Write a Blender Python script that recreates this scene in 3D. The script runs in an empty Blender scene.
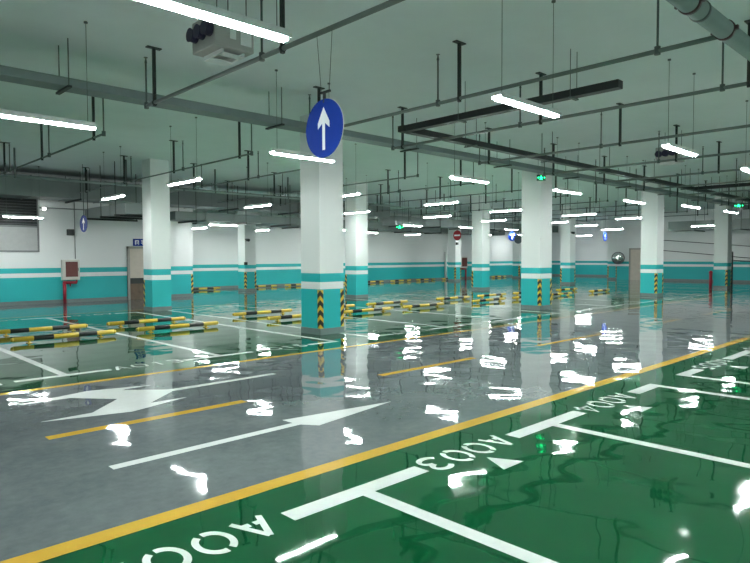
import bpy, bmesh, math, random
from mathutils import Vector, Matrix
random.seed(7)
SC = bpy.context.scene
COL = SC.collection
CEIL = 4.60
R = math.radians

# ------------------------------------------------------------------ materials
def new_mat(name):
    m = bpy.data.materials.new(name); m.use_nodes = True
    nt = m.node_tree; b = nt.nodes['Principled BSDF']
    return m, nt, b

def N(nt, kind, **kw):
    n = nt.nodes.new(kind)
    for k, v in kw.items(): setattr(n, k, v)
    return n

def math_node(nt, op, a, b=None, c=None):
    n = N(nt, 'ShaderNodeMath', operation=op)
    for i, v in enumerate((a, b, c)):
        if v is None: continue
        if isinstance(v, (int, float)): n.inputs[i].default_value = v
        else: nt.links.new(v, n.inputs[i])
    return n.outputs[0]

def mix_col(nt, fac, a, b):
    n = N(nt, 'ShaderNodeMix', data_type='RGBA')
    for idx, v in ((0, fac), (6, a), (7, b)):
        if isinstance(v, (int, float)): n.inputs[idx].default_value = v
        elif isinstance(v, tuple): n.inputs[idx].default_value = (*v, 1)
        else: nt.links.new(v, n.inputs[idx])
    return n.outputs[2]

def noise(nt, scale, detail=3, rough=.5, vec=None):
    n = N(nt, 'ShaderNodeTexNoise'); n.inputs['Scale'].default_value = scale
    n.inputs['Detail'].default_value = detail; n.inputs['Roughness'].default_value = rough
    if vec is not None: nt.links.new(vec, n.inputs['Vector'])
    return n.outputs['Fac']

def plain(name, col, rough=.5, metal=0., var=.12, scale=6., spec=.5):
    m, nt, b = new_mat(name)
    g = N(nt, 'ShaderNodeNewGeometry')
    f = noise(nt, scale, 4, .6, g.outputs['Position'])
    lo = tuple(c * (1 - var) for c in col); hi = tuple(min(1, c * (1 + var)) for c in col)
    nt.links.new(mix_col(nt, f, lo, hi), b.inputs['Base Color'])
    b.inputs['Roughness'].default_value = rough; b.inputs['Metallic'].default_value = metal
    b.inputs['Specular IOR Level'].default_value = spec
    return m

def glow(name, col, strength):
    m, nt, b = new_mat(name)
    b.inputs['Base Color'].default_value = (*col, 1)
    b.inputs['Emission Color'].default_value = (*col, 1)
    b.inputs['Emission Strength'].default_value = strength
    return m

TEAL = (.012, .42, .43)
WHITE = (.80, .81, .80)
GREEN = (.003, .135, .040)

def epoxy(nt, b, rough=.032):
    """clear wavy epoxy coat shared by the floor and the paint on it (world space, so it runs on under the marks)"""
    g = N(nt, 'ShaderNodeNewGeometry')
    n1 = noise(nt, 2.1, 0, .5, g.outputs['Position'])
    n2 = noise(nt, 5.2, 0, .5, g.outputs['Position'])
    h = math_node(nt, 'ADD', math_node(nt, 'MULTIPLY', n1, 1.0), math_node(nt, 'MULTIPLY', n2, .12))
    bp = N(nt, 'ShaderNodeBump'); bp.inputs['Strength'].default_value = 1.0
    bp.inputs['Distance'].default_value = .0058
    nt.links.new(h, bp.inputs['Height'])
    nt.links.new(bp.outputs['Normal'], b.inputs['Normal'])
    b.inputs['Roughness'].default_value = rough
    b.inputs['IOR'].default_value = 1.55
    return g

def floor_material():
    m, nt, b = new_mat('epoxy_floor')
    g = epoxy(nt, b)
    s = N(nt, 'ShaderNodeSeparateXYZ'); nt.links.new(g.outputs['Position'], s.inputs[0])
    y = s.outputs['Y']
    big = noise(nt, .55, 5, .62, g.outputs['Position'])
    fine = noise(nt, 9, 5, .7, g.outputs['Position'])
    cr = N(nt, 'ShaderNodeValToRGB'); cr.color_ramp.elements[0].position = .33; cr.color_ramp.elements[1].position = .68
    cr.color_ramp.elements[0].color = (.095, .113, .122, 1); cr.color_ramp.elements[1].color = (.195, .215, .225, 1)
    nt.links.new(math_node(nt, 'ADD', math_node(nt, 'MULTIPLY', big, .6), math_node(nt, 'MULTIPLY', fine, .4)), cr.inputs[0])
    cg = N(nt, 'ShaderNodeValToRGB'); cg.color_ramp.elements[0].position = .3; cg.color_ramp.elements[1].position = .72
    cg.color_ramp.elements[0].color = (.0018, .068, .022, 1); cg.color_ramp.elements[1].color = (.004, .102, .034, 1)
    nt.links.new(math_node(nt, 'ADD', math_node(nt, 'MULTIPLY', big, .6), math_node(nt, 'MULTIPLY', fine, .4)), cg.inputs[0])
    near = math_node(nt, 'LESS_THAN', y, 3.61)
    mid = math_node(nt, 'MULTIPLY', math_node(nt, 'GREATER_THAN', y, 8.30), math_node(nt, 'LESS_THAN', y, 19.0))
    back = math_node(nt, 'GREATER_THAN', y, 24.2)
    mask = math_node(nt, 'MAXIMUM', math_node(nt, 'MAXIMUM', near, mid), back)
    xend = math_node(nt, 'LESS_THAN', s.outputs['X'], 39.5)
    mask = math_node(nt, 'MULTIPLY', mask, xend)
    nt.links.new(mix_col(nt, mask, cr.outputs[0], cg.outputs[0]), b.inputs['Base Color'])
    return m

def paint(name, col):
    m, nt, b = new_mat(name)
    g = epoxy(nt, b, .042)
    f = noise(nt, 14, 5, .7, g.outputs['Position'])
    nt.links.new(mix_col(nt, f, tuple(c * .9 for c in col), tuple(min(1, c * 1.08) for c in col)), b.inputs['Base Color'])
    return m

def banded_wall(name, white, tint=1.0):
    """white wall paint with the teal dado, a white line and a teal stripe at fixed heights"""
    m, nt, b = new_mat(name)
    g = N(nt, 'ShaderNodeNewGeometry'); s = N(nt, 'ShaderNodeSeparateXYZ')
    nt.links.new(g.outputs['Position'], s.inputs[0])
    z = s.outputs['Z']
    f = noise(nt, 1.3, 4, .6, g.outputs['Position'])
    w = mix_col(nt, f, tuple(c * .95 for c in white), white)
    t = mix_col(nt, f, tuple(c * .93 for c in TEAL), tuple(c * 1.05 for c in TEAL))
    low = math_node(nt, 'LESS_THAN', z, .95)
    up = math_node(nt, 'MULTIPLY', math_node(nt, 'GREATER_THAN', z, 1.10), math_node(nt, 'LESS_THAN', z, 1.28))
    nt.links.new(mix_col(nt, math_node(nt, 'MAXIMUM', low, up), w, t), b.inputs['Base Color'])
    b.inputs['Roughness'].default_value = .5
    return m

def chevron_mat():
    m, nt, b = new_mat('hazard_chevrons')
    tc = N(nt, 'ShaderNodeTexCoord'); s = N(nt, 'ShaderNodeSeparateXYZ')
    nt.links.new(tc.outputs['Object'], s.inputs[0])
    u = math_node(nt, 'ADD', math_node(nt, 'ABSOLUTE', s.outputs['X']), math_node(nt, 'ABSOLUTE', s.outputs['Y']))
    ph = math_node(nt, 'FRACT', math_node(nt, 'DIVIDE', math_node(nt, 'ADD', s.outputs['Z'], u), .2))
    k = math_node(nt, 'LESS_THAN', ph, .46)
    nt.links.new(mix_col(nt, k, (.02, .022, .02), (.72, .45, .035)), b.inputs['Base Color'])
    b.inputs['Roughness'].default_value = .45
    return m

def stop_mat():
    m, nt, b = new_mat('yellow_black_bar')
    tc = N(nt, 'ShaderNodeTexCoord'); s = N(nt, 'ShaderNodeSeparateXYZ')
    nt.links.new(tc.outputs['Object'], s.inputs[0])
    ax = math_node(nt, 'ABSOLUTE', s.outputs['X'])
    k = math_node(nt, 'MULTIPLY', math_node(nt, 'GREATER_THAN', ax, .23), math_node(nt, 'LESS_THAN', ax, .585))
    f = noise(nt, 20, 3, .6, tc.outputs['Object'])
    nt.links.new(mix_col(nt, k, mix_col(nt, f, (.62, .42, .035), (.75, .53, .07)), (.012, .014, .014)), b.inputs['Base Color'])
    b.inputs['Roughness'].default_value = .35
    return m

M = {
 'floor': floor_material(),
 'white_paint': paint('white_road_paint', (.84, .86, .85)),
 'yellow_paint': paint('yellow_road_paint', (.68, .40, .05)),
 'wall': banded_wall('banded_wall_paint', (.78, .79, .79)),
 'column': banded_wall('banded_column_paint', (.76, .78, .77)),
 'grey_skirting': plain('grey_skirting', (.16, .20, .20), .5),
 'ceiling': plain('ceiling_paint', (.82, .88, .89), .9, var=.06, scale=1.2),
 'chevron': chevron_mat(), 'stop': stop_mat(),
 'black': plain('black_steel', (.012, .016, .015), .5),
 'yellow_steel': plain('yellow_steel', (.62, .42, .04), .4),
 'pipe': plain('galvanised_pipe', (.17, .20, .19), .45, .3),
 'rod': plain('threaded_rod', (.10, .12, .115), .5, .3),
 'mainpipe': plain('grey_main_pipe', (.30, .36, .35), .4, .2),
 'red': plain('red_coupling', (.05, .012, .014), .4),
 'red_pipe': plain('red_fire_pipe', (.32, .012, .03), .35),
 'trunk': plain('dark_trunking', (.014, .018, .018), .5),
 'tray': plain('galvanised_tray', (.20, .25, .25), .6, .0),
 'duct': plain('galvanised_duct', (.22, .25, .245), .55, .15, var=.2, scale=.8),
 'tube': glow('lamp_tube_glow', (.93, 1.0, .975), 70.),
 'housing': plain('white_lamp_housing', (.75, .77, .76), .4),
 'fan_body': plain('cream_fan_body', (.40, .39, .37), .45),
 'fan_nozzle': plain('dark_fan_nozzle', (.022, .016, .05), .45),
 'sign_blue': plain('sign_blue', (.004, .032, .27), .6, var=.04, spec=.15),
 'sign_white': plain('sign_white', (.82, .84, .85), .4, var=.03),
 'sign_red': plain('sign_red', (.45, .02, .03), .4, var=.05),
 'sign_back': plain('sign_back_grey', (.08, .11, .13), .5),
 'exit_dark': plain('exit_sign_dark', (.004, .03, .02), .4),
 'exit_green': glow('exit_sign_green', (.02, 1., .30), 2.2),
 'cabinet_frame': plain('cabinet_frame', (.62, .60, .55), .4),
 'cabinet_glass': plain('cabinet_red_panel', (.16, .055, .05), .15),
 'door': plain('beige_door', (.56, .49, .42), .45),
 'door_brown': plain('brown_door_panel', (.15, .10, .07), .2, var=.5, scale=5),
 'door_frame': plain('grey_door_frame', (.32, .31, .28), .5),
 'louver': plain('grey_louver', (.20, .21, .21), .5),
 'slat_pale': plain('pale_slats', (.45, .46, .46), .5), 'slat_dark': plain('dark_slats', (.10, .11, .115), .5),  # paler tone for the lower louvre slats, darker for the upper
 'mirror': plain('convex_mirror_face', (.8, .8, .82), .04, 1., var=.0),
 'conduit': plain('white_conduit', (.62, .64, .63), .5),
 'lit': glow('emergency_lamp', (1., 1., .95), 5.),
}

# ------------------------------------------------------------------ mesh building
class MB:
    def __init__(s): s.bm = bmesh.new()
    def box(s, x0, x1, y0, y1, z0, z1, bevel=0):
        b = bmesh.new()
        bmesh.ops.create_cube(b, size=1)
        for v in b.verts:
            v.co = Vector(((x0 + x1) / 2 + v.co.x * (x1 - x0), (y0 + y1) / 2 + v.co.y * (y1 - y0), (z0 + z1) / 2 + v.co.z * (z1 - z0)))
        if bevel: bmesh.ops.bevel(b, geom=b.edges[:], offset=bevel, segments=2, profile=.5, affect='EDGES')
        s._merge(b); return s
    def _merge(s, b, mat=None):
        if mat is not None: bmesh.ops.transform(b, matrix=mat, verts=b.verts)
        me = bpy.data.meshes.new('tmp'); b.to_mesh(me); b.free()
        s.bm.from_mesh(me); bpy.data.meshes.remove(me)
    def tube(s, p, q, r, r2=None, seg=12, smooth=True):
        p, q = Vector(p), Vector(q); d = q - p
        b = bmesh.new()
        bmesh.ops.create_cone(b, cap_ends=True, segments=seg, radius1=r, radius2=r if r2 is None else r2, depth=d.length)
        if smooth:
            for f in b.faces:
                if len(f.verts) == 4: f.smooth = True
        s._merge(b, Matrix.Translation((p + q) / 2) @ d.to_track_quat('Z', 'Y').to_matrix().to_4x4()); return s
    def sphere(s, c, r, sx=1, sy=1, sz=1, seg=16):
        b = bmesh.new(); bmesh.ops.create_uvsphere(b, u_segments=seg, v_segments=seg // 2, radius=r)
        for f in b.faces: f.smooth = True
        s._merge(b, Matrix.Translation(c) @ Matrix.Diagonal((sx, sy, sz, 1))); return s
    def poly(s, pts, z0, z1):
        """closed polygon in xy, extruded z0..z1"""
        a = [s.bm.verts.new((x, y, z1)) for x, y in pts]; b = [s.bm.verts.new((x, y, z0)) for x, y in pts]
        n = len(pts)
        s.bm.faces.new(a); s.bm.faces.new(b[::-1])
        for i in range(n): s.bm.faces.new((a[i], b[i], b[(i + 1) % n], a[(i + 1) % n]))
        return s
    def bar(s, p, q, w, h):
        """rectangular bar from p to q (w sideways, h upward)"""
        p, q = Vector(p), Vector(q); d = q - p
        b = bmesh.new(); bmesh.ops.create_cube(b, size=1)
        for v in b.verts: v.co = Vector((v.co.x * w, v.co.y * h, v.co.z * d.length))
        up = 'Y'
        s._merge(b, Matrix.Translation((p + q) / 2) @ d.to_track_quat('Z', up).to_matrix().to_4x4()); return s
    def build(s, name, mat, parent=None, loc=None, rot=None):
        bmesh.ops.recalc_face_normals(s.bm, faces=s.bm.faces[:])
        me = bpy.data.meshes.new(name); s.bm.to_mesh(me); s.bm.free()
        me.materials.append(mat)
        o = bpy.data.objects.new(name, me); COL.objects.link(o)
        if parent is not None: o.parent = parent
        if loc is not None: o.location = loc
        if rot is not None: o.rotation_euler = rot
        return o

def tag(o, label=None, cat=None, group=None, kind=None):
    if label: o['label'] = label
    if cat: o['category'] = cat
    if group: o['group'] = group
    if kind: o['kind'] = kind
    return o

def empty(name, loc, rz=0, label=None, cat=None, group=None):
    o = bpy.data.objects.new(name, None); COL.objects.link(o)
    o.location = loc; o.rotation_euler = (0, 0, rz); o.empty_display_size = .1
    return tag(o, label, cat, group)

def copy_tree(o, parent=None):
    c = o.copy(); COL.objects.link(c)
    if parent is not None: c.parent = parent
    for ch in list(o.children): copy_tree(ch, c)
    return c

ORD = ['first', 'second', 'third', 'fourth', 'fifth', 'sixth', 'seventh', 'eighth', 'ninth', 'tenth', 'eleventh', 'twelfth',
       'thirteenth', 'fourteenth', 'fifteenth', 'sixteenth', 'seventeenth', 'eighteenth', 'nineteenth', 'twentieth']

# ------------------------------------------------------------------ room shell
X0, X1, Y0, Y1 = -7.0, 48.5, -6.0, 29.2
WL, XC = 24.0, 12.45          # the left wall and the corner where it steps back
XR, YR = 42.6, 19.6           # the right wall and the corner where it steps back
floor = MB().box(X0, X1, Y0, Y1, -.2, 0).build('floor', M['floor']); tag(floor, 'glossy wavy epoxy floor, grey lanes between green parking bays', kind='structure')
ceil = MB().box(X0, X1, Y0, Y1, CEIL, CEIL + .2).build('ceiling', M['ceiling']); tag(ceil, 'grey green painted concrete ceiling', kind='structure')
def wall(name, x0, x1, y0, y1, label):
    return tag(MB().box(x0, x1, y0, y1, 0, CEIL).build(name, M['wall']), label, kind='structure')
wall('wall_left', X0, XC, WL, Y1 + .2, 'white wall with teal dado at the left behind the hose cabinet')
wall('wall_back', XC, X1, Y1, Y1 + .2, 'white wall with teal dado at the far back')
wall('wall_right', XR, X1, Y0, YR, 'white wall with teal dado at the right')
wall('wall_far', X1, X1 + .2, YR, Y1 + .2, 'short white wall with teal dado in the far right corner')
wall('wall_near', X0 - .2, X0, Y0, WL, 'white wall on the near side')
wall('wall_front', X0, XR, Y0 - .2, Y0, 'white wall behind the near bays')
def skirt(name, x0, x1, y0, y1): tag(MB().box(x0, x1, y0, y1, 0, .13).build(name, M['grey_skirting']), kind='structure')
skirt('baseboard_left', X0, 9.68, WL - .012, WL)
skirt('baseboard_corner', 10.72, XC, WL - .012, WL)
skirt('baseboard_back', XC, X1, Y1 - .012, Y1)
skirt('baseboard_right', XR - .012, XR, Y0, 17.15)
skirt('baseboard_far', X1 - .012, X1, YR, Y1)

# ------------------------------------------------------------------ paint on the floor (parts of the floor)
ZP = .0016
def mark(name, mb, mat, label=None): return tag(mb.build(name, M[mat], floor), label)
def rect(x0, x1, y0, y1, z=ZP): return MB().box(x0, x1, y0, y1, -.001, z)
YN, YF = 3.61, 8.30
mark('edge_line', rect(X0, XR - .02, YN - .075, YN + .075), 'yellow_paint', 'solid yellow lane edge line on the near side')
mark('edge_line', rect(X0, XR - .02, YF - .06, YF + .06), 'yellow_paint', 'solid yellow lane edge line on the far side')
mark('edge_line', rect(X0, 39.5, 18.94, 19.06), 'yellow_paint', 'solid yellow edge line of the rear aisle')
DX = [(-2.5, -.45), (1.66, 3.69), (5.82, 7.9), (9.8, 12.3), (14.3, 16.6), (18.4, 20.8), (22.6, 24.8), (26.8, 29), (31, 33.2), (35.2, 37.4)]
for i, (a, b) in enumerate(DX):
    mark('lane_dash', rect(a, b, 5.96 - .06, 5.96 + .06), 'yellow_paint')
# straight arrow on the near half of the lane
mark('straight_arrow', MB().poly([(1.77, 4.715), (3.55, 4.735), (3.66, 4.585), (4.84, 4.785), (3.52, 4.985), (3.53, 4.83), (1.77, 4.815)], -.001, ZP),
     'white_paint', 'long white straight-ahead arrow painted on the lane')
mark('turn_arrow', MB().poly([(4.88, 7.14), (3.36, 7.14), (2.93, 7.53), (3.32, 7.56), (2.62, 7.76), (1.83, 7.56), (2.34, 7.51),
      (2.72, 7.08), (2.28, 6.62), (1.79, 6.60), (2.6, 6.38), (3.32, 6.60), (2.90, 6.62), (3.36, 7.03), (4.88, 7.05)], -.001, ZP),
     'white_paint', 'white forked left and right turn arrow painted on the far half of the lane')

# bay lines: T or L shaped, divider plus the short arm along the lane
def bay_line(x, yarm, yend, left=True, right=True, yarm2=None, w=.055, aw=.075):
    mb = MB()
    lo, hi = min(yarm, yend), max(yarm, yend)
    mb.box(x - w, x + w, lo, hi, -.001, ZP - .0006)
    for ya in ([yarm] if yarm2 is None else [yarm, yarm2]):
        mb.box(x - (.62 if left else w), x + (.62 if right else w), ya - aw, ya + aw, -.001, ZP)
    return mb.build('bay_line', M['white_paint'], floor)
YA = 3.085
near_x = [(.38, 1, 1), (2.83, 1, 1), (5.28, 1, 1), (7.79, 1, 0), (8.73, 0, 1), (11.2, 1, 1), (13.66, 1, 1), (16.1, 1, 0), (17.05, 0, 1)]
for x, l, r in near_x: bay_line(x, YA, -2.3, l, r)
FG = [[.30, 2.76, 5.14, 7.60]] + [[8.55 + 8.42 * k, 11.0 + 8.42 * k, 13.47 + 8.42 * k, 15.95 + 8.42 * k] for k in range(4)]
FG[-1] = FG[-1][:]
for grp in FG:
    for j, x in enumerate(grp):
        if x > 39.2: continue
        bay_line(x, 9.03, 18.25, j != 0, j != 3, 18.25, aw=.06)
# dividers of the bays along the back wall
for k in range(3):
    for j in range(4):
        x = 13.2 + (8.42 * k if k else 0) + 2.45 * j
        bay_line(x, 24.9, 29.1, j != 0, j != 3, aw=.06)

# stroke glyphs (unit box, x right, y up)
def arc(cx, cy, rx, ry, a0, a1, n=14): return [(cx + rx * math.cos(R(a0 + (a1 - a0) * i / n)), cy + ry * math.sin(R(a0 + (a1 - a0) * i / n))) for i in range(n + 1)]
GLY = {
 '0': [arc(.5, .5, .42, .42, -62, 98), arc(.5, .5, .42, .42, 118, 278)],
 'A': [[(.08, .05), (.5, .95)], [(.5, .95), (.92, .05)], [(.26, .32), (.44, .32)], [(.56, .32), (.74, .32)]],
 '1': [[(.3, .75), (.55, .93), (.55, .05)]],
 '2': [arc(.5, .7, .36, .23, 170, -40) + [(.14, .09), (.9, .09)]],
 '3': [arc(.48, .715, .36, .2, 160, -80), arc(.48, .29, .40, .22, 80, -160)],
 '4': [[(.66, .05), (.66, .92), (.08, .3), (.95, .3)]],
 '5': [[(.82, .9), (.22, .9), (.2, .55)] + arc(.48, .33, .38, .25, 110, -160)],
 '6': [[(.7, .93), (.25, .5)], arc(.5, .3, .36, .24, 0, 360, 20)],
 '7': [[(.1, .9), (.88, .9), (.4, .05)]],
 '8': [arc(.5, .72, .3, .19, 0, 360, 18), arc(.5, .28, .38, .22, 0, 360, 18)],
 '9': [arc(.5, .68, .36, .24, 0, 360, 20), [(.86, .66), (.5, .06)]],
}
def ribbon(mb, pts, t, z0, z1, f):
    """flat stroke of width t through pts, mapped by f((x,y)) to the floor"""
    P = [Vector(p) for p in pts]; L, Rr = [], []
    for i, p in enumerate(P):
        a = P[max(i - 1, 0)]; b = P[min(i + 1, len(P) - 1)]
        d = (b - a).normalized(); n = Vector((-d.y, d.x)); L.append(p + n * t / 2); Rr.append(p - n * t / 2)
    for i in range(len(P) - 1):
        q = [f(L[i]), f(L[i + 1]), f(Rr[i + 1]), f(Rr[i])]
        a = [mb.bm.verts.new((x, y, z1)) for x, y in q]
        mb.bm.faces.new(a)
def bay_number(text, xc, yb, h, flip, cw=.235, gap=.045, label=None):
    """flip: read from the +Y side (text runs towards -X, its top towards -Y)"""
    mb = MB(); n = len(text); W = n * cw + (n - 1) * gap
    for i, ch in enumerate(text):
        ox = -W / 2 + i * (cw + gap)
        def f(p, ox=ox):
            u, v = ox + p[0] * cw, p[1] * h
            return (xc - u, yb - v) if flip else (xc + u, yb + v)
        for k, st in enumerate(GLY[ch]): ribbon(mb, st, .17 if ch != 'A' else .17, 0, ZP + .0002 * k, f)
    return mark('bay_number', mb, 'white_paint', label)
for i, (xc, tx) in enumerate([(1.57, 'A002'), (4.03, 'A003'), (6.5, 'A004'), (9.95, 'A005'), (12.42, 'A006'), (14.88, 'A007')]):
    bay_number(tx, xc, 3.245, .31, True, label='white bay number %s on the green paint' % tx)
    mark('bay_triangle', MB().poly([(xc - .15, 2.64), (xc + .12, 2.64), (xc - .01, 2.90)], -.001, ZP), 'white_paint')
num = 11
for g, grp in enumerate(FG):
    for j in range(3):
        xc = (grp[j] + grp[j + 1]) / 2
        if xc > 38: continue
        bay_number('A0%02d' % num, xc, 8.88, .34, False); num += 1
        bay_number('A0%02d' % num, xc, 18.42, .36, True); num += 1

# ------------------------------------------------------------------ columns
GUARD = None
def make_guard():
    mb = MB(); t = .004
    mb.box(-t, .085, -t, 0, 0, .80); mb.box(-t, 0, 0, .085, 0, .80)
    return mb
def column(x, y, s, label, guards, name='square_column'):
    c = empty(name, (x, y, 0), 0, label, 'column', 'teal banded parking columns'); h = s / 2
    MB().box(-h, h, -h, h, 0, CEIL).build('shaft', M['column'], c)
    MB().box(-h - .008, h + .008, -h - .008, h + .008, 0, .13).build('skirting', M['grey_skirting'], c)
    for gx, gy in guards:
        rz = {(-1, -1): 0, (1, -1): 90, (-1, 1): -90, (1, 1): 180}[(gx, gy)]
        o = make_guard().build('corner_guard', M['chevron'], c, (gx * h, gy * h, .135), (0, 0, R(rz)))
        o['label'] = 'yellow and black chevron corner strip'
    return c
S = .58
A2 = [(-1, -1), (1, -1)]; B2 = [(-1, 1), (1, 1), (-1, -1)]
column(8.32, 10.28, .64, 'nearest and widest teal and white column, right behind the round blue arrow sign', A2)
column(16.80, 10.27, .66, 'big column with the green exit sign high on its corner', A2)
column(25.46, 10.25, .65, 'column at right beside the beige door, third in the front row', A2)
column(34.15, 10.25, .62, 'column farthest right, with a thin red pipe at its foot', A2)
column(8.33, 18.35, .60, 'teal and white column at left, next to the doorway with the blue sign', [(-1, 1)])
column(16.62, 18.35, .64, 'column just right of the nearest column, partly hidden behind it', [(-1, 1)])
column(24.9, 18.35, .62, 'column between the red no-entry sign and the round blue sign, in the rear row', [(-1, 1)])
column(33.45, 18.35, .62, 'rear row column just right of the column with the green exit sign', [(-1, 1), (1, -1)])
column(16.35, 26.0, .62, 'far pale column carrying a small dark camera, left of the nearest column', A2)
column(33.0, 26.5, .62, 'far column right behind the red no-entry sign', A2)
column(41.2, 26.8, .62, 'far narrow column seen below the round blue two-arm sign', A2)
column(43.0, 19.95, .70, 'far corner column behind the round convex mirror', [(-1, -1), (-1, 1)])
g = tag(make_guard().build('corner_guard', M['chevron'], None, (XC, WL, .135), (0, 0, R(90))), 'yellow and black chevron strip on the white wall corner at left', 'corner guard')

# ------------------------------------------------------------------ wheel stops
def make_stop():
    t = empty('wheel_stop', (0, 0, 0))
    MB().tube((-.93, 0, .085), (.93, 0, .085), .047, seg=16).build('bar', M['stop'], t)
    for sx in (-1, 1):
        MB().tube((sx * .93, 0, .085), (sx * .975, 0, .085), .047, .028, 16).build('end_cap', M['yellow_steel'], t)
        MB().box(sx * .66 - .04, sx * .66 + .04, -.07, .07, 0, .012).box(sx * .66 - .015, sx * .66 + .015, -.03, .03, .012, .06).build('foot', M['yellow_steel'], t)
    return t
proto = make_stop(); used = False
between = ['left of the nearest column', 'between nearest and exit sign columns', 'between exit sign and third columns',
           'between third and fourth columns', 'beyond the fourth front column']
def put_stop(x, y, label, group):
    global used
    o = proto if not used else copy_tree(proto); used = True
    o.location = (x, y, 0); tag(o, label, 'wheel stop', group)
for gi, grp in enumerate(FG):
    for j in range(3):
        xc = (grp[j] + grp[j + 1]) / 2
        if xc > 27.5: continue
        w = ('left', 'middle', 'right')[j]
        dx = (.15, .06, .02)[j] if gi == 0 else -.06
        put_stop(xc + dx, 13.0, 'yellow and black wheel stop, nearer row, %s bay %s' % (w, between[gi]), 'wheel stops of the front bays')
        put_stop(xc + dx - .02, 14.6, 'yellow and black wheel stop, farther row, %s bay %s' % (w, between[gi]), 'wheel stops of the rear bays')
spots = [15.2, 18.7, 21.2, 23.8, 27.0, 29.6, 32.1, 34.8, 38.2, 40.8, 43.6]
for i, x in enumerate(spots):
    put_stop(x, 28.3, 'small distant wheel stop at the foot of the back wall, %s from the left' % ORD[i], 'wheel stops along the back wall')

# ------------------------------------------------------------------ tube lights
ZL = 3.27
def make_light():
    t = empty('tube_light', (0, 0, ZL))
    MB().box(-.615, .615, -.062, .062, .030, .036).box(-.615, .615, -.064, -.058, .004, .036).box(-.615, .615, .058, .064, .004, .036).box(-.60, .60, -.03, .03, .034, .075, .004).build('housing', M['housing'], t)
    for sy in (-1, 1):
        mb = MB().tube((-.59, sy * .021, 0), (.59, sy * .021, 0), .0175, seg=14)
        mb.sphere((-.59, sy * .021, 0), .0175, seg=12).sphere((.59, sy * .021, 0), .0175, seg=12)
        mb.build('tube', M['tube'], t)
        MB().tube((sy * .52, 0, .07), (sy * .52, 0, CEIL - ZL - .012), .0035, seg=6).build('wire', M['rod'], t)
        MB().tube((sy * .52, 0, CEIL - ZL - .02), (sy * .52, 0, CEIL - ZL), .024, seg=12).build('ceiling_rosette', M['rod'], t)
    return t
lp = make_light(); lused = False
def put_light(x, y, along_y, label, group, z=ZL, length=1.2):
    global lused
    o = lp if not lused else copy_tree(lp); lused = True
    o.location = (x, y, z); o.rotation_euler = (0, 0, R(90) if along_y else 0)
    o.scale = (length / 1.2, 1, 1) if z == ZL else (length / 1.2, 1, 1)
    if z != ZL:                                   # longer wires where the lamp hangs lower
        k = (CEIL - z) / (CEIL - ZL)
        for c in o.children:
            if c.name.startswith(('wire', 'ceiling_rosette')):
                c.data = c.data.copy()
                for v in c.data.vertices: v.co.z *= k
    tag(o, label, 'lamp', group)
for i, (x, y) in enumerate([(2.23, 3.92), (6.08, 3.83), (10.33, 3.73), (14.0, 3.67)]):
    put_light(x, y, False, 'tube lamp over the near lane edge, %s' % ['largest of all, at the top left', 'crossing in front of the dark trunking',
      'at right beside the second jet fan', 'cut by the right edge of the photo'][i], 'lamps over the near lane edge')
put_light(-2.3, 3.9, False, 'added unseen tube lamp over near lane edge, far left', 'lamps over the near lane edge')  # unseen lamp added for more light near the camera
for i, (x, y, l) in enumerate([(2.34, 8.24, 1.2), (6.31, 8.25, 1.25), (10.81, 8.25, 1.25), (14.65, 8.05, 1.27), (18.83, 8.12, 1.32), (22.12, 7.62, 1.4), (26.0, 7.53, 1.35)]):
    put_light(x, y, False, 'tube lamp over the far lane edge, %s' % ['cut by the left edge of the photo', 'right below the round blue arrow sign',
      'left of the exit sign column', 'right of the exit sign column', 'left of the third front column top', 'right of the third front column',
      'in front of the fourth front column'][i], 'lamps over the far lane edge', length=l)
for i, (x, y, l) in enumerate([(6.43, 12.75, 1.5), (10.97, 12.7, 1.45), (14.82, 12.45, 1.4), (18.9, 12.85, 1.4), (22.9, 12.1, 1.5), (26.6, 11.7, 1.3), (36.3, 11.9, 1.3)]):
    put_light(x, y, True, 'tube lamp above the front bays, pointing away, %s from the left' % ORD[i], 'lamps over the front bays', length=l - .12)
for i, (x, y, l) in enumerate([(6.6, 17.25, 1.5), (11.1, 17.0, 1.5), (15.4, 17.0, 1.4), (19.4, 16.5, 1.5), (23.5, 16.6, 1.4), (27.0, 15.5, 1.4), (30.8, 15.85, 1.3), (36.5, 17.1, 1.4)]):
    put_light(x, y, True, 'tube lamp above the rear bays, pointing away, %s from the left' % ORD[i], 'lamps over the rear bays', length=l - .12)
for i, (x, y, z, l) in enumerate([(5.6, 22.0, 2.93, 1.1), (13.0, 22.4, 2.95, 1.2), (23.9, 22.0, 3.27, 1.4), (27.7, 21.35, 3.27, 1.2), (32.0, 21.3, 3.27, 1.2)]):
    put_light(x, y, False, 'glowing tube lamp hung along the rear aisle, %s from the left' % ORD[i], 'lamps along the rear aisle', z, l)
for i, (x, y, z, l, ry) in enumerate([(14.0, 26.3, 3.0, 1.2, True), (17.4, 26.35, 3.0, 1.3, True), (24.5, 25.9, 3.05, 1.2, False), (27.9, 25.7, 3.0, 1.2, True), (38.5, 24.5, 3.2, 1.2, True), (45.3, 23.5, 3.27, 1.2, True), (21.6, 25.3, 3.1, 1.2, False), (33.9, 24.6, 3.1, 1.2, False), (42.5, 27.6, 3.2, 1.2, False)]):  # last four lamps are added to brighten the back wall and far corner
    put_light(x, y, ry, 'small distant tube lamp %s' % ('above the back wall bays, %s from the left' % ORD[i] if i < 5 else ['added to brighten the far right corner', 'added for light behind the tiny far exit sign', 'added for light near the far white pipe', 'added to brighten the back wall at right'][i - 5]), 'lamps over the back wall bays', z, l)
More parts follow.
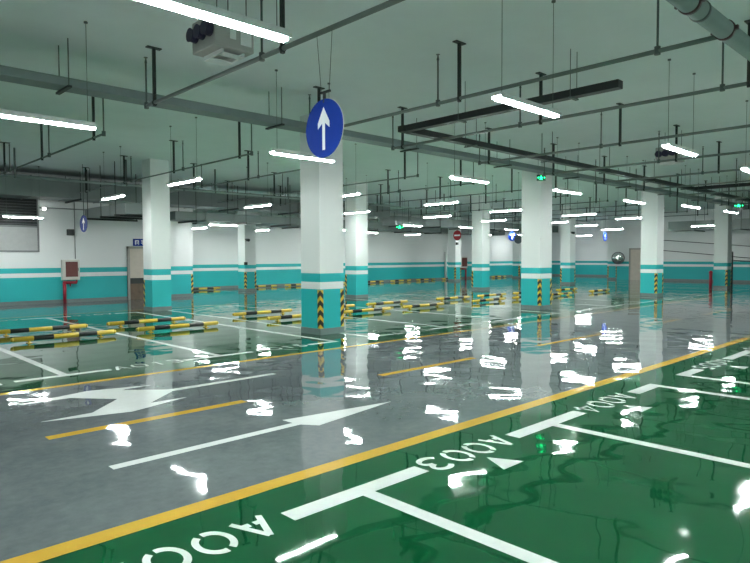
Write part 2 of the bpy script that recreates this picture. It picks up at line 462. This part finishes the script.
for i, (x, y) in enumerate([(-2.0, -.9), (2.3, -.9), (6.5, -.9), (10.9, -.9), (15.0, -.9), (19.2, -.9), (23.5, -.9), (27.6, -.9)]):  # out-of-view lamps added to light the near floor
    put_light(x, y, True, 'added unseen tube lamp over the near bays, %s along the lane' % ORD[i], 'added lamps over the near bays', length=1.4)

# ------------------------------------------------------------------ sprinkler pipework
ZPIPE = 3.825
def branch(x, ya, yb, hangers, risers, label, group, r=.019):
    t = empty('sprinkler_pipe', (x, ya, ZPIPE), 0, label, 'pipe', group)
    MB().tube((0, 0, 0), (0, yb - ya, 0), r, seg=10).build('pipe', M['pipe'], t)
    for y in hangers:
        d = y - ya
        mb = MB().box(-.02, .02, d - .02, d + .02, -.05, CEIL - ZPIPE - .015).box(-.105, .105, d - .038, d + .038, CEIL - ZPIPE - .015, CEIL - ZPIPE)
        mb.tube((0, d - .018, 0), (0, d + .018, 0), r + .012, seg=10)
        mb.build('hanger', M['black'], t)
    for y in risers:
        d = y - ya
        mb = MB().tube((0, d, 0), (0, d, .62), .013, seg=8).tube((0, d, .62), (0, d, .69), .02, .008, 8).tube((0, d, .695), (0, d, .70), .03, seg=10)
        mb.tube((0, d, -.038), (0, d, .048), .033, seg=10)
        mb.build('sprinkler_riser', M['rod'], t)
    return t
nx = [3.90, 6.90, 9.03, 11.95, 14.84, 17.75, 20.6, 23.5, 26.4, 29.25, 32.1, 35.0, 37.9]
for i, x in enumerate(nx):
    branch(x, 2.15, 8.88, [2.44, 5.46, 8.58] if i != 1 else [5.46, 8.58], [2.75, 5.85, 8.85], 'thin sprinkler pipe over the near lane half, %s from the left' % ORD[i], 'near sprinkler branch pipes', .026)
fx = [4.20, 7.27, 9.47, 12.52, 15.0, 17.75, 20.6, 23.75, 26.5, 29.4, 32.3, 35.2]
for i, x in enumerate(fx):
    branch(x, 11.31, 22.0, [11.81, 14.94, 18.1, 21.25], [11.33, 14.44, 17.6, 20.9], 'thin dark sprinkler pipe above the far bays, %s from the left' % ORD[i], 'far sprinkler branch pipes')
def main_pipe(x0, x1, y, z, r, label, joints, joint_mat, seg=24):
    t = empty('sprinkler_main', (x0, y, z), 0, label, 'pipe', 'sprinkler main pipes')
    MB().tube((0, 0, 0), (x1 - x0, 0, 0), r, seg=seg).build('pipe', M['mainpipe'], t)
    for jx in joints:
        d = jx - x0
        mb = MB().tube((d - .025, 0, 0), (d + .025, 0, 0), r + .010, seg=seg)
        mb.box(d - .02, d + .02, r * .6, r + .035, -.02, .02).box(d - .02, d + .02, -r - .035, -r * .6, -.02, .02)
        mb.build('coupling', M[joint_mat], t)
    for hx in [x0 + 2.6 + 3.0 * k for k in range(int((x1 - x0) // 3))]:
        d = hx - x0
        MB().box(d - .02, d + .02, -.02, .02, r * .8, CEIL - z).tube((d - .02, 0, 0), (d + .02, 0, 0), r + .008, seg=seg).build('hanger', M['rod'], t)
    return t
main_pipe(3.6, 39, 2.09, 3.875, .090, 'thick grey round water pipe crossing the top right corner', [x for k in range(12) for x in ([nx[k]] if k < len(nx) else [])] + [5.94], 'red')
main_pipe(-1.0, 37, 18.78, 3.825, .027, 'thin long pipe running across the far bays below the ceiling', fx, 'rod', 12)

# ------------------------------------------------------------------ cable tray over the lane
TZ = 3.96
t = empty('cable_tray', (-6, 9.21, TZ), 0, 'long pale grey cable tray crossing above the lane from the left edge', 'cable tray')
L = 48
mb = MB().box(0, L, -.165, .165, 0, .005).box(0, L, -.17, -.165, 0, .115).box(0, L, .165, .17, 0, .115).box(0, L, -.17, -.15, .11, .115).box(0, L, .15, .17, .11, .115)
mb.build('tray', M['tray'], t)
MB().box(0, L, -.155, .155, .115, .12).build('cover', M['tray'], t)
for k in range(13):
    d = 1.85 + 3.52 * k
    MB().box(d - .027, d + .027, -.24, .28, -.03, -.001).build('support_bar', M['trunk'], t)
    for sy in (-1, 1): MB().tube((d, sy * .195, -.02), (d, sy * .195, CEIL - TZ), .008, seg=6).build('hanger_rod', M['rod'], t)

# dark trunking: an L over the near half of the lane and a long run
TR = 3.975
t = empty('cable_trunking', (8.38, 3.83, TR), 0, 'dark straight cable trunking above the middle lamp, turning to run along the lane', 'cable trunking')
MB().box(-.075, .075, 0, 4.10, -.056, .056, .005).build('cross_run', M['trunk'], t)
MB().box(-.10, 33, 4.0, 4.16, -.056, .056, .005).build('long_run', M['trunk'], t)
for y in (.7, 2.75):
    MB().box(-.11, .11, y - .025, y + .025, -.078, -.056).build('support_bar', M['rod'], t)
    for sx in (-1, 1): MB().tube((sx * .095, y, -.075), (sx * .095, y, CEIL - TR), .006, seg=6).build('hanger_rod', M['rod'], t)
for k in range(11):
    x = 2.0 + 3.0 * k
    MB().box(x - .025, x + .025, 3.92, 4.24, -.078, -.056).build('support_bar', M['rod'], t)
    for sy in (3.94, 4.22): MB().tube((x, sy, -.075), (x, sy, CEIL - TR), .0075, seg=6).build('hanger_rod', M['black'], t)
t = empty('cable_trunking', (23.05, 2.75, TR), 0, 'short dark cable trunking spur meeting the long trunking at right', 'cable trunking')
MB().box(-.075, .075, 0, 5.05, -.056, .056, .005).build('trunking', M['trunk'], t)
for y in (1.25, 3.7):
    for sx in (-1, 1): MB().tube((sx * .085, y, -.06), (sx * .085, y, CEIL - TR), .006, seg=6).build('hanger_rod', M['rod'], t)

# ------------------------------------------------------------------ air ducts with trapeze hangers
def duct(label, x0, x1, y0, y1, z0, z1, step, along='x', bar=.026, rod=.009):
    t = empty('air_duct', (x0, y0, z0), 0, label, 'duct', 'sheet metal air ducts')
    lx, ly, h = x1 - x0, y1 - y0, z1 - z0
    mb = MB().box(0, lx, 0, ly, 0, h)
    n = int((lx if along == 'x' else ly) / 1.2)
    for k in range(1, n):
        if along == 'x': mb.box(1.2 * k - .015, 1.2 * k + .015, -.02, ly + .02, -.02, h + .02)
        else: mb.box(-.02, lx + .02, 1.2 * k - .015, 1.2 * k + .015, -.02, h + .02)
    mb.build('duct', M['duct'], t)
    k = 0; d = step * .35
    while d < (lx if along == 'x' else ly) - .1:
        if along == 'x':
            m2 = MB().box(d - bar, d + bar, -.16, ly + .16, -.065, -.005)
            for yy in (-.13, ly + .13): m2.box(d - rod, d + rod, yy - rod, yy + rod, -.06, CEIL - z0)
        else:
            m2 = MB().box(-.16, lx + .16, d - bar, d + bar, -.065, -.005)
            for xx in (-.13, lx + .13): m2.box(xx - rod, xx + rod, d - rod, d + rod, -.06, CEIL - z0)
        m2.build('trapeze_hanger', M['black'], t); d += step
    return t
duct('wide air duct along the rear aisle from the left edge to mid photo', -6, 22.8, 22.55, 23.8, 3.68, 4.35, 3.1)
duct('low air duct running towards the left wall, left of the doorway', 7.6, 9.0, 18.9, 22.4, 2.98, 3.32, 1.2, 'y')
duct('low air duct along the rear aisle, just left of the nearest column', 10.2, 20.6, 20.9, 22.0, 3.0, 3.3, 2.1)
duct('air duct along the back wall above the far bays', 13.2, 40.0, 27.2, 28.4, 3.3, 3.8, 3.0)
duct('air duct over the far bays behind the exit sign column', 23.2, 39.8, 22.6, 23.8, 3.35, 3.8, 2.6)
duct('air duct running along the right wall above the distant door', 38.6, 39.9, 9.8, 14.6, 3.15, 3.7, 2.4, 'y')

# ------------------------------------------------------------------ jet fans
def jet_fan(x, y, z, label):
    t = empty('jet_fan', (x, y, z), 0, label, 'fan', 'ceiling jet fans')
    lx, ly, h = .48, .50, .34
    mb = MB().box(0, lx, 0, ly, 0, h, .012); mb.build('casing', M['fan_body'], t)
    MB().box(.18, .25, -.008, 0, .10, .21).build('terminal_box', M['housing'], t)
    MB().box(.31, .44, -.01, 0, .06, .23).build('access_panel', M['housing'], t)
    for k in range(3):
        yy = .094 + .156 * k
        mb = MB().tube((-.07, yy, .175), (0, yy, .175), .065, .075, 16); mb.tube((-.082, yy, .175), (-.068, yy, .175), .075, .07, 16)
        mb.build('nozzle', M['fan_nozzle'], t)
    mb = MB().bar((.12, .12, -.04), (.40, .12, -.04), .11, .01); mb.bar((.12, .38, -.045), (.40, .38, -.045), .15, .01)
    for xx in (.13, .39): mb.box(xx - .01, xx + .01, .07, .46, -.045, 0)
    mb.build('intake_flap', M['housing'], t)
    for xx in (.06, .42):
        for yy in (.06, .44): MB().tube((xx, yy, h - .01), (xx, yy, CEIL - z), .006, seg=6).build('hanger_rod', M['rod'], t)
    return t
jet_fan(3.34, 5.88, 3.85, 'cream jet fan box with three dark round nozzles hung behind the largest lamp')
jet_fan(15.06, 5.52, 3.85, 'second jet fan with dark nozzles hung behind the lamp at upper right')

# ------------------------------------------------------------------ hanging round signs
def round_sign(name, loc, D, rz, label, cat, face, glyph, hang_z=None, bracket=True, wires=False):
    """disc facing local -X after rotation rz; glyph(mb) draws in local (y to the viewer's right is -y)"""
    t = empty(name, loc, rz, label, cat)
    MB().tube((0, 0, 0), (.008, 0, 0), D / 2, seg=48).build('face', M[face], t)
    MB().tube((.0085, 0, 0), (.0125, 0, 0), D / 2 + .003, seg=48).build('rim', M['sign_white' if wires else 'sign_back'], t)
    for pts, mat, nm in glyph:
        mb = MB()
        # polygon in (right, up) -> local (x=-.004, y=-right, z=up)
        a = [mb.bm.verts.new((-.003, -u * D, v * D)) for u, v in pts]; b = [mb.bm.verts.new((.002, -u * D, v * D)) for u, v in pts]
        mb.bm.faces.new(a); mb.bm.faces.new(b[::-1])
        for i in range(len(pts)): mb.bm.faces.new((a[i], b[i], b[(i + 1) % len(pts)], a[(i + 1) % len(pts)]))
        mb.build(nm, M[mat], t)
    top = D / 2
    if wires:
        MB().box(.0, .02, -.09, .05, top + .055, top + .075).box(0, .02, -.012, .012, top - .04, top + .06).build('bracket', M['black'], t)
        for y0_, y1_ in ((-.075, -.125), (.045, .11)):
            MB().tube((.01, y0_, top + .06), (.01, y1_, hang_z - loc[2]), .003, seg=6).build('wire', M['rod'], t)
    else:
        MB().tube((.013, 0, top - .03), (.013, 0, hang_z - loc[2]), .012, seg=8).build('hanger_rod', M['rod'], t)
    return t
ARROW = [(-.035, -.37), (.035, -.37), (.035, .09), (.155, .0), (.155, .10), (0, .36), (-.155, .10), (-.155, .0), (-.035, .09)]
round_sign('direction_sign', (3.86, 4.73, 2.869), .569, 0, 'round blue sign with a white straight-up arrow hung in front of the nearest column', 'sign', 'sign_blue', [(ARROW, 'sign_white', 'arrow_symbol')], 3.80, wires=True)
round_sign('direction_sign', (6.95, 20.6, 2.72), .54, R(5), 'small round blue sign seen edge-on by the left wall', 'sign', 'sign_blue', [(ARROW, 'sign_white', 'arrow_symbol')], CEIL)
TEE = [(-.07, -.36), (.07, -.36), (.07, .10), (.3, .10), (.3, .29), (-.3, .29), (-.3, .10), (-.07, .10)]
round_sign('direction_sign', (32.0, 21.25, 2.87), .56, 0, 'round blue sign with a white T-shaped two-arm arrow, far behind the exit sign column', 'sign', 'sign_blue', [(TEE, 'sign_white', 'arrow_symbol')], CEIL)
round_sign('direction_sign', (31.2, 20.3, 2.65), .50, R(55), 'dark back of a round sign beside the blue two-arm sign', 'sign', 'sign_back', [], CEIL)
round_sign('direction_sign', (36.62, 17.6, 2.85), .56, R(90), 'narrow round blue sign seen at an angle above the convex mirror', 'sign', 'sign_blue', [(ARROW, 'sign_white', 'arrow_symbol')], CEIL)
BARW = [(-.36, -.075), (.36, -.075), (.36, .075), (-.36, .075)]
round_sign('no_entry_sign', (31.9, 25.4, 3.05), .66, 0, 'round red no-entry sign with a white bar on the far column', 'sign', 'sign_red', [(BARW, 'sign_white', 'bar_symbol')], CEIL)

# green exit signs
def exit_sign(loc, w, h, rz, label):
    t = empty('exit_sign', loc, rz, label, 'exit sign', 'green exit signs')
    MB().box(-w / 2, w / 2, 0, .025, -h / 2, h / 2, .003).build('panel', M['exit_dark'], t)
    def P(pts):
        mb = MB(); f = -.002
        a = [mb.bm.verts.new((u * w, f, v * h)) for u, v in pts]; mb.bm.faces.new(a); return mb
    MB_ = MB()
    def poly(pts):
        a = [MB_.bm.verts.new((u * w, -.003, v * h)) for u, v in pts]; MB_.bm.faces.new(a)
    poly([(-.02 + .05 * math.cos(k * .7), .28 + .09 * math.sin(k * .7)) for k in range(9)])                 # head
    poly([(-.10, .16), (.06, .18), (.10, -.06), (-.04, -.08)])                                              # trunk
    poly([(-.04, -.06), (.06, -.06), (.16, -.36), (.08, -.38)]); poly([(-.06, -.04), (.02, -.08), (-.12, -.34), (-.22, -.30)])  # legs
    poly([(.04, .16), (.2, .02), (.17, -.04), (.03, .08)]); poly([(-.1, .16), (-.24, .04), (-.2, -.02), (-.06, .1)])            # arms
    poly([(-.44, 0), (-.32, .2), (-.32, -.2)]); poly([(.44, 0), (.32, -.2), (.32, .2)])                                         # arrows
    MB_.build('running_figure', M['exit_green'], t)
    for sx in (-1, 1): MB().tube((sx * w * .35, .012, h / 2 - .005), (sx * w * .35, .012, CEIL - loc[2]), .006, seg=6).build('hanger_rod', M['rod'], t)
    return t
exit_sign((16.33, 9.84, 3.96), .26, .18, R(-47), 'green running-figure exit sign on the corner of the big middle column')
exit_sign((21.9, 21.0, 3.10), .40, .22, R(-40), 'tiny green exit sign far off, right of the nearest column')
exit_sign((27.2, 7.62, 3.60), .36, .17, R(-70), 'green exit sign at the right edge above the lamps')

# ------------------------------------------------------------------ left wall fittings
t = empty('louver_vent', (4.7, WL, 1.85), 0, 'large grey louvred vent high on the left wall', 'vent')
MB().box(0, 1.88, -.05, 0, 0, .05).box(0, 1.88, -.05, 0, 2.1, 2.15).box(0, .05, -.05, 0, 0, 2.15).box(1.83, 1.88, -.05, 0, 0, 2.15).box(0, 1.88, -.05, 0, .86, .92).build('vent_frame', M['louver'], t)
mb = MB()
for k in range(9): mb.bar((.05, -.03, .1 + .09 * k), (1.83, -.03, .1 + .09 * k), .075, .008)
o = mb.build('lower_slats', M['slat_pale'], t); o['label'] = 'pale grey lower slats'
MB().box(.04, 1.84, -.012, 0, .04, .88).build('lower_back', M['slat_pale'], t)
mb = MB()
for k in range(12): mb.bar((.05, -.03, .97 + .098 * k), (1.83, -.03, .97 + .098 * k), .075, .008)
o = mb.build('upper_slats', M['slat_dark'], t); o['label'] = 'dark grey upper slats'
MB().box(.04, 1.84, -.006, 0, .9, 2.11).build('upper_back', M['trunk'], t)

def hose_cabinet(loc, rz, label, w=.60, h=.74):
    t = empty('fire_hose_cabinet', loc, rz, label, 'fire cabinet', 'fire hose cabinets')
    MB().box(0, w, -.16, 0, 0, h, .006).build('cabinet_body', M['cabinet_frame'], t)
    d = MB().box(.03, w - .03, -.175, -.16, .03, h - .03).build('door', M['cabinet_frame'], t)
    MB().box(.11, w - .07, -.18, -.174, .12, h - .07).build('door_panel', M['cabinet_glass'], d)
    MB().box(w - .065, w - .05, -.195, -.174, h * .45, h * .6).build('handle', M['rod'], d)
    return t
hose_cabinet((7.28, WL, .83), 0, 'fire hose cabinet with a red glass panel on the left wall')
t = empty('fire_pipe', (7.36, WL - .10, 0), 0, 'red fire pipe rising from the floor under the left hose cabinet', 'pipe')
MB().tube((0, 0, 0), (0, 0, .72), .058, seg=16).sphere((0, 0, .74), .058).tube((0, 0, .74), (.42, 0, .74), .052, seg=16).build('pipe', M['red_pipe'], t)
MB().tube((.42, 0, .74), (.42, 0, .83), .03, seg=12).tube((.2, 0, .60), (.2, 0, .72), .022, seg=10).build('valve', M['red_pipe'], t)
tag(MB().tube((7.78, WL - .016, 1.6), (7.78, WL - .016, 3.7), .014, seg=8).build('conduit', M['louver']), 'thin grey conduit running up the wall above the left hose cabinet', 'conduit')
tag(MB().tube((6.62, WL - .02, 3.42), (9.6, WL - .02, 3.42), .02, seg=8).build('conduit', M['louver']), 'thin horizontal conduit high on the left wall', 'conduit')
# doorway with its frame, and the blue sign over it
d1 = tag(MB().box(9.76, 10.64, WL - .03, WL, .66, 2.0).build('door_1', M['door']), 'beige door on the left wall under a blue sign', kind='structure')
MB().box(9.76, 10.64, WL - .032, WL, .62, .84).build('door_band', M['black'], d1)
MB().box(9.76, 10.64, WL - .03, WL, 0, .62).build('kick_panel', M['door_brown'], d1)
MB().box(9.68, 9.77, WL - .07, WL, 0, 2.08).box(10.63, 10.72, WL - .07, WL, 0, 2.08).box(9.68, 10.72, WL - .07, WL, 1.99, 2.08).build('door_frame', M['door_frame'], d1)
MB().tube((10.55, WL - .09, 1.0), (10.55, WL - .03, 1.0), .014, seg=10).bar((10.55, WL - .085, 1.0), (10.43, WL - .085, 1.0), .018, .018).build('door_handle', M['rod'], d1)
t = empty('door_sign', (9.93, WL, 2.10), 0, 'small blue rectangular sign with white marks above the left door', 'sign')
MB().box(0, .52, -.05, 0, 0, .28, .004).build('panel', M['sign_blue'], t)
mb = MB()
for u0, u1, v0, v1 in ((.06, .10, .05, .22), (.10, .22, .18, .22), (.13, .16, .07, .16), (.19, .22, .05, .18), (.30, .46, .18, .22), (.36, .40, .05, .18), (.30, .46, .10, .13)):
    mb.box(u0, u1, -.054, -.05, v0, v1)
mb.build('white_marks', M['sign_white'], t)
tag(MB().box(7.5, 7.72, WL - .16, WL, 2.46, 2.68, .01).build('speaker_box', M['black']), 'small dark box on the left wall beside the blue sign', 'speaker')
t = empty('emergency_lamp', (6.76, WL, 3.38), 0, 'small bright emergency lamp high on the left wall by the vent', 'lamp')
MB().box(-.09, .09, -.06, 0, -.06, .06, .008).build('casing', M['housing'], t); MB().sphere((0, -.08, 0), .05).build('bulb', M['lit'], t)

# cameras on columns
def camera_box(loc, rz, label):
    t = empty('security_camera', loc, rz, label, 'camera', 'security cameras')
    MB().tube((0, 0, 0), (0, -.12, 0), .02, seg=10).build('arm', M['black'], t)
    MB().tube((0, -.10, -.03), (0, -.34, -.06), .06, .07, 14).build('camera_body', M['black'], t)
    return t
camera_box((16.05, 25.69, 2.52), 0, 'small dark security camera on the far pale column')
tag(MB().box(15.98, 16.14, 25.62, 25.69, 1.28, 1.42, .006).build('call_point', M['black']), 'tiny dark call point below the camera on the far pale column', 'call point')
camera_box((33.2, 18.04, 3.05), R(-30), 'small dark security camera on the rear column right of the exit sign column')
tag(MB().box(32.74, 32.92, 26.1, 26.2, 2.45, 2.62, .006).build('speaker_box', M['black']), 'small dark box under the no-entry sign', 'speaker')

# back wall fittings
hose_cabinet((36.9, Y1 - .02, .80), 0, 'far fire hose cabinet with a red panel beside the no-entry column', .8, .85)
t = empty('fire_pipe', (37.1, Y1 - .1, 0), 0, 'dark red fire pipe under the far hose cabinet', 'pipe')
MB().tube((.5, 0, 0), (.5, 0, .74), .06, seg=12).tube((0, 0, .74), (.5, 0, .74), .055, seg=12).build('pipe', M['red_pipe'], t)
tag(MB().tube((35.2, Y1 - .11, 0), (35.2, Y1 - .11, 2.0), .09, seg=14).build('drain_pipe', M['conduit']), 'white upright pipe at the foot of the back wall', 'pipe')

# right wall: door, sloping conduits, convex mirror
d2 = tag(MB().box(XR - .05, XR, 17.2, 18.6, 0, 2.12).build('door_2', M['door']), 'pale beige door far right beside the third front column', kind='structure')
MB().box(XR - .07, XR, 17.1, 17.2, 0, 2.2).box(XR - .07, XR, 18.6, 18.7, 0, 2.2).box(XR - .07, XR, 17.1, 18.7, 2.1, 2.2).build('door_frame', M['door_frame'], d2)
MB().box(XR - .09, XR - .05, 17.3, 17.42, .98, 1.02).build('door_handle', M['rod'], d2)
tag(MB().tube((XR - .026, 17.4, 2.80), (XR - .026, 9.5, 2.05), .022, seg=8).build('sloping_conduit', M['trunk']), 'upper thin dark line sloping down across the right wall', 'conduit')
tag(MB().tube((XR - .026, 17.0, 2.08), (XR - .026, 9.5, 1.32), .022, seg=8).build('sloping_conduit', M['trunk']), 'lower thin dark line sloping down across the right wall', 'conduit')
t = empty('convex_mirror', (42.1, 19.28, 1.52), R(205), 'round convex traffic mirror on the far corner column', 'mirror')
b = bmesh.new(); bmesh.ops.create_uvsphere(b, u_segments=32, v_segments=16, radius=.40)
for f in b.faces: f.smooth = True
mb = MB(); mb._merge(b, Matrix.Diagonal((.45, 1, 1, 1))); mb.build('mirror_face', M['mirror'], t)
MB().tube((-.03, 0, 0), (.01, 0, 0), .43, seg=32).build('rim', M['black'], t)
MB().tube((-.03, 0, 0), (-.62, .18, 0), .025, seg=10).build('bracket', M['rod'], t)

# by the farthest right column
t = empty('standpipe', (33.62, 10.62, 0), 0, 'thin red upright pipe at the left foot of the farthest right column', 'pipe')
MB().tube((0, 0, 0), (0, 0, .78), .075, seg=14).build('pipe', M['red_pipe'], t); MB().sphere((0, 0, .80), .09).build('cap', M['red_pipe'], t)
t = empty('boom_barrier', (35.0, 10.05, 0), 0, 'dark thin post with a horizontal boom right of the farthest right column', 'barrier')
MB().box(-.03, .03, -.03, .03, 0, 1.85, .006).build('post', M['trunk'], t)
MB().bar((0, 0, 1.38), (2.6, -1.0, 1.30), .04, .05).build('boom', M['trunk'], t)

# ------------------------------------------------------------------ world, camera, view
w = bpy.data.worlds.new('dark_world'); SC.world = w; w.use_nodes = True
w.node_tree.nodes['Background'].inputs[0].default_value = (.02, .02, .02, 1)
cam = bpy.data.cameras.new('camera'); co = bpy.data.objects.new('camera', cam); COL.objects.link(co)
cam.sensor_width = 36; cam.lens = 616.3 / 750 * 36; cam.clip_start = .05; cam.clip_end = 200
yaw, pit, rol = R(46.1231), R(-2.20226), R(-.21312)
F = Vector((math.cos(yaw) * math.cos(pit), math.sin(yaw) * math.cos(pit), math.sin(pit)))
Rt = Vector((math.sin(yaw), -math.cos(yaw), 0)); U = Rt.cross(F)
R2 = math.cos(rol) * Rt + math.sin(rol) * U; U2 = -math.sin(rol) * Rt + math.cos(rol) * U
m = Matrix((R2, U2, -F)).transposed().to_4x4(); m.translation = Vector((0, 0, 1.6))
co.matrix_world = m
SC.camera = co
SC.view_settings.view_transform = 'Standard'; SC.view_settings.look = 'None'
SC.view_settings.exposure = 1.45; SC.view_settings.gamma = 1; SC.view_settings.use_curve_mapping = False
SC.cycles.max_bounces = 10; SC.cycles.diffuse_bounces = 6; SC.cycles.glossy_bounces = 5
